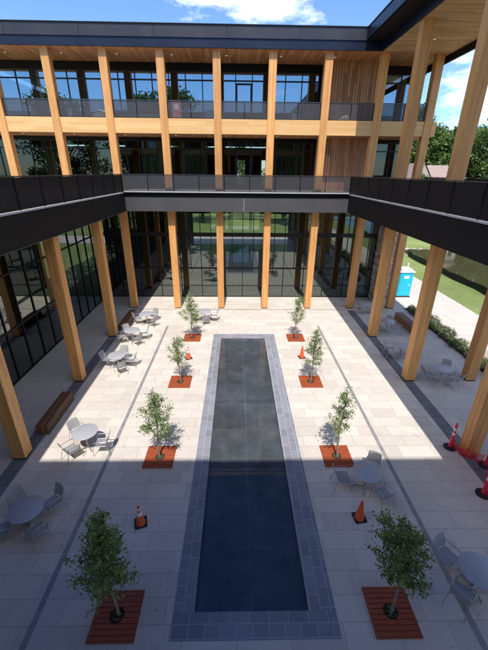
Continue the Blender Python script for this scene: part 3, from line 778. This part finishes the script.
set_table(5.88, 5.15, 'large looking round table cut by the near right edge of the picture', 'table at the near right corner', [(128, .82, -10, 'far left of'), (212, .74, 6, 'near left of'), (20, .75, 0, 'right of')])
set_table(9.75, 20.4, 'shaded round table under the right terrace next to the dark bench', 'table by the dark bench', [(170, .74, 4, 'left of'), (60, .74, 4, 'far right of'), (-60, .74, 4, 'near right of')])
set_table(9.15, 16.95, 'shaded round table under the right terrace reflecting blue sky, middle of three', 'middle table under the right terrace', [(150, .74, 4, 'far left of'), (215, .76, -8, 'near left of'), (20, .74, 4, 'right of')])
set_table(10.15, 14.55, 'shaded round table between the two rows of right columns, nearest under the terrace', 'nearest table under the right terrace', [(178, .80, 4, 'left of'), (48, .76, 4, 'far right of'), (-48, .80, -10, 'near right of'), (-105, .74, 4, 'in front of')])
set_table(9.5, 23.6, 'shaded round table at the far end of the right terrace walkway', 'table at the far end of the right walkway', [(0, .74, 4, 'right of'), (190, .74, 4, 'left of')])

# ------------------------------------------------------------------ benches
def bench(x, y, Lb, label, w=.46):
    t = thing('timber_bench', (x, y, 0), label, 'bench', 'long backless timber benches')
    n = 5; mb = MB()
    for i in range(n):
        x0 = x-w/2+i*w/n+.006; mb.box((x0, y-Lb/2, .40), (x0+w/n-.012, y+Lb/2, .45))
    mb.build('seat', 'bench', t)
    mb = MB()
    for k in (-1, 1):
        xx = x+k*(w/2-.03)
        mb.box((xx-.03, y-Lb/2+.01, .04), (xx+.03, y+Lb/2-.01, .395))
    for k in (-1, 1): mb.box((x-w/2+.06, y+k*(Lb/2-.04)-.025, .045), (x+w/2-.06, y+k*(Lb/2-.04)+.025, .39))
    mb.build('side_panel', 'bench', t)
    MB().box((x-w/2+.07, y-Lb/2+.1, .0), (x+w/2-.07, y+Lb/2-.1, .04)).build('plinth', 'black', t)
bench(-7.58, 11.9, 2.3, 'reddish brown timber bench in shade between the two nearest left columns')
bench(-7.42, 21.8, 2.3, 'timber bench by the farthest left column beside the back tables')
bench(11.5, 21.4, 2.5, 'dark timber bench under the right terrace beside the planting bed', .55)

# ------------------------------------------------------------------ cones, delineators, net
def cone(x, y, label, rz=0, tilt=(0, 0), white=True):
    t = thing('traffic_cone', (0, 0, 0), label, 'traffic cone', 'orange traffic cones on the paving')
    mb = MB().prism([(-.16,-.18),(.16,-.18),(.18,-.16),(.18,.16),(.16,.18),(-.16,.18),(-.18,.16),(-.18,-.16)], 0, .035)
    mb.build('base', 'rubber', t)
    def r(z): return .135-.105*(z-.035)/.665
    MB().lathe([(r(.035)+.01, .035), (r(.06), .06), (r(.70), .70), (r(.70)*.6, .71)], 24).build('cone_body', 'orange', t, True)
    if white: MB().lathe([(r(.36)+.002, .36), (r(.50)+.002, .50)], 24).build('reflective_band', 'whitep', t, True)
    MB().lathe([(r(.56)+.002, .56), (r(.63)+.002, .63)], 24).build('reflective_band', 'whitep' if white else 'orange', t, True)
    t.location = (x, y, .003); t.rotation_euler = (tilt[0], tilt[1], rz)
cone(-2.83, 7.0, 'orange traffic cone on the shaded paving left of the pool', .3)
cone(3.68, 7.1, 'orange traffic cone on shaded paving right of the pool, in front of a table', .12, white=False)
cone(-2.70, 16.85, 'red orange cone with white band partly behind the third left tree', .5)
cone(3.62, 16.95, 'orange traffic cone in full sun between the two farthest right trees', .2, white=False)
def delineator(x, y, label):
    t = thing('delineator_post', (x, y, 0), label, 'delineator', 'red delineator posts by the near right column')
    MB().lathe([(.22, 0), (.22, .03), (.17, .055), (.07, .065)], 22, (x, y, 0)).build('base', 'rubber', t, True)
    MB().lathe([(.065, .06), (.055, .5), (.042, 1.0), (.05, 1.02), (.05, 1.05), (.02, 1.06), (.02, 1.1), (.04, 1.12), (.03, 1.15)], 16, (x, y, 0)).build('post', 'red', t, True)
    for z in (.62, .82):
        MB().lathe([(.0555, z), (.052, z+.11)], 16, (x, y, 0)).build('reflective_band', 'whitep', t, True)
delineator(8.07, 9.98, 'red delineator post left of the near right timber column')
delineator(8.85, 9.08, 'red and white delineator post behind the netting, right of the near right column')
delineator(7.98, 7.90, 'nearest red delineator post on a black base at the right edge')
mb = MB()
def netseg(a, b, h, n=14, sag=.1):
    for i in range(n):
        f0, f1 = i/n, (i+1)/n
        def pt(f, top):
            x = a[0]+(b[0]-a[0])*f+.03*math.sin(f*17); y = a[1]+(b[1]-a[1])*f+.03*math.cos(f*13)
            return (x, y, (h-sag*math.sin(math.pi*f)+.03*math.sin(f*21)) if top else .02+.02*abs(math.sin(f*9)))
        mb.quad([pt(f0, 0), pt(f1, 0), pt(f1, 1), pt(f0, 1)])
netseg((8.13, 9.94), (8.28, 9.42), .42); netseg((8.28, 9.42), (8.80, 9.12), .5); netseg((8.83, 9.0), (8.03, 7.97), .95, 18); netseg((7.98, 7.84), (8.7, 5.6), .95, 24); netseg((8.9, 9.0), (8.66, 8.36), .9, 12); netseg((8.6, 8.26), (8.9, 7.0), .8, 16)
tag(mb.build('safety_netting', 'net', None, True), 'sagging red plastic netting strung between posts at the right edge', 'safety netting')

# ------------------------------------------------------------------ turquoise cabin
t = thing('portable_toilet', (13.75, 27.6, 0), 'turquoise upright plastic cabin with a white roof beside the sunny path', 'portable toilet')
x, y = 13.85, 27.75
MB().box((x-.58, y-.58, 0), (x+.58, y+.58, .12)).build('base', 'rubber', t)
MB().cbox((x-.56, y-.56, .12), (x+.56, y+.56, 2.12), .05).build('cabin', 'teal', t)
mb = MB().box((x-.42, y-.585, .2), (x+.42, y-.562, 2.0)); d = mb.build('door', 'teal', t)
for k in range(5): MB().box((x-.565-.004, y-.3, 1.55+k*.07), (x-.5605, y+.3, 1.585+k*.07)).build('vent_slot', 'rubber', t)
MB().box((x-.2, y-.589, 1.62), (x+.2, y-.586, 1.85)).build('vent_panel', 'whitep', d)
MB().lathe([(.05, 2.2), (.05, 2.62), (.07, 2.63), (.07, 2.66)], 12, (x+.4, y+.4, 0)).build('vent_pipe', 'whitep', t, True)
MB().box((x+.28, y-.61, 1.0), (x+.34, y-.587, 1.15)).build('handle', 'whitep', d)
mb = MB(); mb.prism([(x-.62,y-.62),(x+.62,y-.62),(x+.62,y+.62),(x-.62,y+.62)], 2.12, 2.22); mb.prism([(x-.45,y-.5),(x+.45,y-.5),(x+.45,y+.5),(x-.45,y+.5)], 2.22, 2.36)
mb.build('roof', 'whitep', t)

# ------------------------------------------------------------------ silt fence
t = thing('silt_fence', (21.2, 20, 0), 'low black fabric silt fence along the near bank of the pond', 'fence')
mb = MB(); ps = [(21.25+.12*math.sin(i*.7), -6+i*.75) for i in range(66)]
for i in range(65):
    (xa, ya), (xb, yb) = ps[i], ps[i+1]
    mb.quad([(xa-.01, ya, 0), (xb-.01, yb, 0), (xb-.03, yb, .62+.05*math.sin(i*1.3)), (xa-.03, ya, .62+.05*math.sin((i-1)*1.3))])
    mb.quad([(xa+.01, ya, 0), (xb+.01, yb, 0), (xb-.01, yb, .62+.05*math.sin(i*1.3)), (xa-.01, ya, .62+.05*math.sin((i-1)*1.3))])
mb.build('fabric', 'silt', t)
for i in range(0, 66, 3):
    xa, ya = ps[i]; MB().box((xa+.02, ya-.02, 0), (xa+.06, ya+.02, .85)).build('stake', 'wood_stake', t)

# ------------------------------------------------------------------ shrubs
def make_shrub(seed, r):
    rng = random.Random(seed); lf = MB()
    for i in range(420):
        a = rng.uniform(0, 6.283); el = math.asin(rng.uniform(0, 1)); rr = r*rng.uniform(.55, 1.05)
        p = Vector((rr*math.cos(a)*math.cos(el), rr*math.sin(a)*math.cos(el), .02+rr*math.sin(el)*1.1))
        leaf_quad(lf, p, .085*rng.uniform(.7, 1.3), rng, -.3)
    st = MB()
    for i in range(6):
        a = i*1.05; st.tube([(0, 0, 0), (.3*r*math.cos(a), .3*r*math.sin(a), r*.5), (.7*r*math.cos(a), .7*r*math.sin(a), r*.9)], .008, 4)
    t = thing('leafy_shrub', (0, 0, 0), 'x', 'shrub', 'low shrubs in the planting bed by the path')
    lf.build('foliage', 'shrub', t); st.build('stems', 'barkbig', t)
    return t
protos = [make_shrub(900+i, .30+.05*i) for i in range(3)]; used = set()
rng = random.Random(4); spots = []
yy = 10.4
while yy < 24.2:
    spots.append((13.12+rng.uniform(-.08, .08), yy)); 
    if rng.random() < .8: spots.append((13.55+rng.uniform(-.06, .08), yy+.28))
    yy += rng.uniform(.6, .8)
for i, (x, y) in enumerate(spots):
    k = i % 3; s = protos[k] if k not in used else copy_tree(protos[k]); used.add(k)
    s.location = (x, y, .03); s.rotation_euler = (0, 0, rng.uniform(0, 6)); q = rng.uniform(.8, 1.2); s.scale = (q, q, q)
    s['label'] = 'low green leafy shrub in the dark planting bed between patio and path'

# ------------------------------------------------------------------ balcony items
def crumpled(name, x, y, z, w, d, h, seed, label, cat):
    rng = random.Random(seed); mb = MB(); n = 9; g = []
    for i in range(n):
        for j in range(n):
            u, v = i/(n-1), j/(n-1); e = math.sin(math.pi*u)*math.sin(math.pi*v)
            g.append((x+(u-.5)*w, y+(v-.5)*d, z+.004+h*e**.5*rng.uniform(.35, 1) if e > .01 else z+.004))
    mb.v = [Vector(p) for p in g]
    for i in range(n-1):
        for j in range(n-1): a = i*n+j; mb.f.append((a, a+n, a+n+1, a+1))
    tag(mb.build(name, 'sheet'), label, cat)
crumpled('plastic_sheet', -8.45, 25.1, ZB1, 1.2, .4, .55, 4, 'crumpled white sheeting on the upper balcony behind the railing on the left', 'sheeting')
crumpled('plastic_sheet', 6.75, 25.1, ZB1, .9, .4, .38, 6, 'crumpled white sheeting on the upper balcony before the timber cladding', 'sheeting')
t = thing('plastic_crate', (-5.6, 25.2, ZB1), 'long low green box standing on the upper balcony behind the railing', 'crate')
MB().box((-6.6, 25.05, ZB1), (-4.95, 25.4, ZB1+.22)).build('box', 'greenp', t); MB().box((-6.3, 25.08, ZB1+.222), (-4.9, 25.38, ZB1+.27)).build('lid', 'whitep', t)
t = thing('display_board', (-3.95, 25.3, ZB1), 'pink upright board leaning behind the upper balcony railing', 'board')
MB().box((-4.1, 25.3, ZB1), (-3.55, 25.34, ZB1+.95)).build('panel', 'pink', t); MB().box((-3.95, 25.28, ZB1+.55), (-3.7, 25.298, ZB1+.85)).build('pale_patch', 'whitep', t)
tag(MB().box((-2.15, 26.6, ZB1), (-1.6, 26.64, ZB1+.75)).build('blue_board', 'bluep'), 'pale blue board on the upper balcony left of the balcony door', 'board')
tag(MB().box((3.6, 26.6, ZB1), (4.1, 26.64, ZB1+.6)).build('blue_board', 'bluep'), 'pale blue board on the upper balcony two bays right of the centre', 'board')

# ------------------------------------------------------------------ background trees
def make_big(seed, H=14, Rr=5, nl=9000):
    rng = random.Random(seed); t = thing('leafy_tree', (0, 0, 0), 'x', 'tree', 'large leafy trees beyond the building')
    tr = MB(); pts = [Vector((.25*math.sin(i*.8+seed), .25*math.cos(i*.7+seed), H*.8*i/8)) for i in range(9)]
    tr.tube(pts, [.38*(1-.85*i/8)+.02 for i in range(9)], 8)
    lf = MB(); clumps = []
    for i in range(48):
        f = rng.uniform(.22, 1); a = rng.uniform(0, 6.283)
        prof = math.sin(math.pi*min(1, .12+f*.86))**.6
        rr = Rr*prof*rng.uniform(.25, 1.0); c = Vector((rr*math.cos(a), rr*math.sin(a), H*(.12+.85*f))); clumps.append((c, rng.uniform(.8, 1.9)))
        b = pts[min(8, int(f*7))]; mid = b.lerp(c, .5)+Vector((0, 0, .4)); tr.tube([b, mid, c], [.09, .06, .02], 5)
    for i in range(nl):
        c, r = clumps[rng.randrange(len(clumps))]
        d = Vector((rng.gauss(0, 1), rng.gauss(0, 1), rng.gauss(0, .8))).normalized()*r*rng.uniform(.4, 1.08)
        d.z *= .75
        leaf_quad(lf, c+d, rng.uniform(.28, .55), rng, .1)
    tr.build('trunk', 'barkbig', t, True); lf.build('crown', 'leafbig', t); return t
bigs = [make_big(1), make_big(2, 15, 5.5), make_big(3, 12, 4.6), make_big(7, 16, 5.2)]; usedb = set()
treespots = [  # beyond the pond / house on the right
 (29.5, 60, .62), (34.0, 62, .50), (58, 84, 1.4), (46, 55, 1.30), (53, 60, 1.4), (25, 64, .6), (37.5, 90, 1.45), (30, 94, 1.35), (47, 92, 1.45), (52, 76, 1.35),
 (61, 66, 1.3), (60, 46, 1.05), (66, 36, 1.1), (71, 24, 1.1), (84, 10, 1.1), (40, 104, 1.0), (23.5, 84, .9), (84, 52, 1.2),
 # north, seen through the lobby
 (-14, 66, .9), (-7, 72, 1.0), (1, 78, 1.0), (9, 70, .9), (16, 76, 1.0), (-24, 70, 1.0),
 # south, seen in the glass
 (-21, -32, 1.66), (-14.5, -33, 1.58), (-2, -50, 1.1), (12, -46, 1.1), (22, -40, 1.2), (-38, -30, 1.5),
 (33, 83, 1.25), (39.5, 84, 1.3), (46, 82, 1.35), (52, 86, 1.3), (63, 78, 1.4), (69, 60, 1.4), (27, 80, 1.15), (43, 98, 1.5)]
rng = random.Random(8)
for i, (x, y, s) in enumerate(treespots):
    k = i % 4; o = bigs[k] if k not in usedb else copy_tree(bigs[k]); usedb.add(k)
    o.location = (x, y, -.02); o.rotation_euler = (0, 0, rng.uniform(0, 6.28)); o.scale = (s, s, s*rng.uniform(.92, 1.08))
    if i < 18 or y > 80 and x > 28:
        o['label'] = 'tall leafy green tree beyond the pond on the right'; o['group'] = 'tall trees beyond the pond'
    elif i < 24:
        o['label'] = 'leafy green tree on the lawn behind the far wing'; o['group'] = 'trees behind the far wing'
    else:
        o['label'] = 'leafy green tree behind the near wing, mirrored in the upper glass'; o['group'] = 'trees behind the near wing'

# ------------------------------------------------------------------ house
hx, hy = 39.6, 70
t = thing('house', (hx, hy, 0), 'house with a pinkish brown shingle roof among the trees on the right', 'house')
MB().box((hx-5.2, hy, 0), (hx+5.2, hy+10, 7.6)).build('wall', 'housewall', t)
mb = MB(); x0, x1, y0, y1 = hx-5.7, hx+5.7, hy-.5, hy+10.5; zr = 11.0
mb.quad([(x0, y0, 7.55), (x1, y0, 7.55), (x1-3.5, hy+5, zr), (x0+2.0, hy+5, zr)]); mb.quad([(x1, y1, 7.55), (x0, y1, 7.55), (x0+2, hy+5, zr), (x1-3.5, hy+5, zr)])
mb.quad([(x0, y1, 7.55), (x0, y0, 7.55), (x0+2, hy+5, zr)]); mb.quad([(x1, y0, 7.55), (x1, y1, 7.55), (x1-3.5, hy+5, zr)]); mb.quad(rect(x0, y0, x1, y1, 7.54))
rf = mb.build('roof', 'shingle', t)
gb = MB(); gb.quad([(hx-7.6, hy-1.2, 8.0), (hx-5.4, hy-1.2, 11.3), (hx-5.4, hy+5, 11.3), (hx-7.6, hy+5, 8.0)]); gb.quad([(hx-5.4, hy-1.2, 11.3), (hx-3.2, hy-1.2, 8.0), (hx-3.2, hy+5, 8.0), (hx-5.4, hy+5, 11.3)])
gb.build('gable_roof', 'shingle', t); MB().quad([(hx-7.4, hy-1.0, 0), (hx-3.4, hy-1.0, 0), (hx-3.4, hy-1.0, 8.1), (hx-5.4, hy-1.0, 11.1), (hx-7.4, hy-1.0, 8.1)]).quad([(hx-3.4, hy-1, 0), (hx-3.4, hy, 0), (hx-3.4, hy, 8.1), (hx-3.4, hy-1, 8.1)]).quad([(hx-7.4, hy, 0), (hx-7.4, hy-1, 0), (hx-7.4, hy-1, 8.1), (hx-7.4, hy, 8.1)]).build('gable_wall', 'housewall', t)
for k in range(4):
    for z in (1.2, 4.6):
        xx = hx-1.6+k*1.65; w = MB().box((xx, hy-.05, z), (xx+1.1, hy-.002, z+1.6)).build('window', 'whitep', t)
        MB().box((xx+.1, hy-.07, z+.1), (xx+1.0, hy-.052, z+1.5)).build('pane', 'frame', w)

# ------------------------------------------------------------------ world, sun, camera
w = bpy.data.worlds.new('World'); sc.world = w; w.use_nodes = True; nt = w.node_tree; nt.nodes.clear()
SUN_DIR = Vector((.03, .60, -1)).normalized()
elev = math.asin(-SUN_DIR.z)
out = N(nt, 'ShaderNodeOutputWorld'); bg = N(nt, 'ShaderNodeBackground'); bg.inputs['Strength'].default_value = .125
sky = N(nt, 'ShaderNodeTexSky', sky_type='NISHITA'); sky.sun_disc = False; sky.sun_elevation = elev; sky.sun_rotation = R(180)
sky.altitude = 300; sky.air_density = 1.0; sky.dust_density = .2; sky.ozone_density = 2.4
tc = N(nt, 'ShaderNodeTexCoord'); g = tc.outputs['Generated']
def blob(az, el, w_, h_, amp):
    """soft patch of cloud around a compass direction (degrees from +y towards +x)"""
    d = Vector((math.sin(R(az))*math.cos(R(el)), math.cos(R(az))*math.cos(R(el)), math.sin(R(el))))
    rt = Vector((math.cos(R(az)), -math.sin(R(az)), 0)); up = rt.cross(d)
    def dot(v):
        n = N(nt, 'ShaderNodeVectorMath', operation='DOT_PRODUCT'); L(nt, g, n.inputs[0]); n.inputs[1].default_value = v; return n.outputs['Value']
    a = mathn(nt, 'DIVIDE', dot(rt), math.sin(R(w_))); b = mathn(nt, 'DIVIDE', dot(up), math.sin(R(h_)))
    q = mathn(nt, 'ADD', mathn(nt, 'MULTIPLY', a, a), mathn(nt, 'MULTIPLY', b, b))
    e = mathn(nt, 'EXPONENT', mathn(nt, 'MULTIPLY', q, -1.0))
    front = mathn(nt, 'GREATER_THAN', dot(d), 0)
    return mathn(nt, 'MULTIPLY', mathn(nt, 'MULTIPLY', e, front), amp)
bl = None
for a in [(-5, 20.0, 5, 2.2, .26), (4.5, 18.6, 4.5, 1.9, .28), (14, 20.5, 4, 1.4, .22), (33, 14.5, 10, 3.0, .30), (38, 8, 9, 4, .34), (-9.5, 24, 10, 3, .1), (180, 62, 30, 12, .30), (170, 22, 8, 2, .2), (60, 20, 14, 5, .28), (95, 48, 40, 16, .30), (-95, 48, 40, 16, .30), (-140, 45, 25, 12, .28), (140, 48, 25, 12, .28), (0, 60, 30, 22, -.25), (-20, 48, 20, 12, -.2)]:  # high side and south clouds are added out of view for white fill light
    b = blob(*a); bl = b if bl is None else mathn(nt, 'ADD', bl, b)
n1 = noise(nt, g, 7, 10, .62, (1, 1, 2.6)); n2 = noise(nt, g, 26, 6, .6, (1, 1, 2.2))
dens = mathn(nt, 'ADD', mathn(nt, 'ADD', mathn(nt, 'MULTIPLY', n1, .8), mathn(nt, 'MULTIPLY', n2, .25)), bl)
cl = ramp(nt, dens, [(.66, (0, 0, 0)), (.86, (1, 1, 1))])
skyc = mixc(nt, 1.0, sky.outputs[0], (.70, .85, 1.03), 'MULTIPLY')
spz = N(nt, 'ShaderNodeSeparateXYZ'); L(nt, g, spz.inputs[0])
skyc = mixc(nt, 1.0, skyc, ramp(nt, spz.outputs[2], [(.36, (1, 1, 1)), (.80, (.52, .68, .90))]), 'MULTIPLY')
cc = mixc(nt, mathn(nt, 'MULTIPLY', cl, .88), skyc, (8.2, 8.5, 9.0))
L(nt, cc, bg.inputs[0]); L(nt, bg.outputs[0], out.inputs[0])

sl = bpy.data.lights.new('sun', 'SUN'); sl.energy = 2.8; sl.angle = R(.53); sl.color = (1, .965, .91)
so = bpy.data.objects.new('sun', sl); col.objects.link(so); so.rotation_euler = SUN_DIR.to_track_quat('-Z', 'Y').to_euler(); so.location = (0, -20, 40)

cam = bpy.data.cameras.new('camera'); co = bpy.data.objects.new('camera', cam); col.objects.link(co); sc.camera = co
f, pi_, ya, ro = 345.788, .41755068, .0214226143, .0102963028
cam.sensor_fit = 'VERTICAL'; cam.sensor_height = 36; cam.lens = f/650*36; cam.clip_start = .05; cam.clip_end = 3000
cp, sp_ = math.cos(pi_), math.sin(pi_)
fwd = Vector((math.sin(ya)*cp, math.cos(ya)*cp, -sp_)); rt = Vector((math.cos(ya), -math.sin(ya), 0)); up = rt.cross(fwd)
r2 = rt*math.cos(ro)+up*math.sin(ro); u2 = -rt*math.sin(ro)+up*math.cos(ro)
mt = Matrix((r2, u2, -fwd)).transposed().to_4x4(); mt.translation = Vector((0, 0, 9.5)); co.matrix_world = mt

sc.render.engine = 'CYCLES'
sc.view_settings.view_transform = 'Standard'; sc.view_settings.look = 'None'; sc.view_settings.gamma = 1; sc.view_settings.exposure = .84
sc.view_settings.use_curve_mapping = False
sc.cycles.max_bounces = 8; sc.cycles.transparent_max_bounces = 24; sc.cycles.glossy_bounces = 5
sc.cycles.sample_clamp_indirect = 4; sc.cycles.use_denoising = True
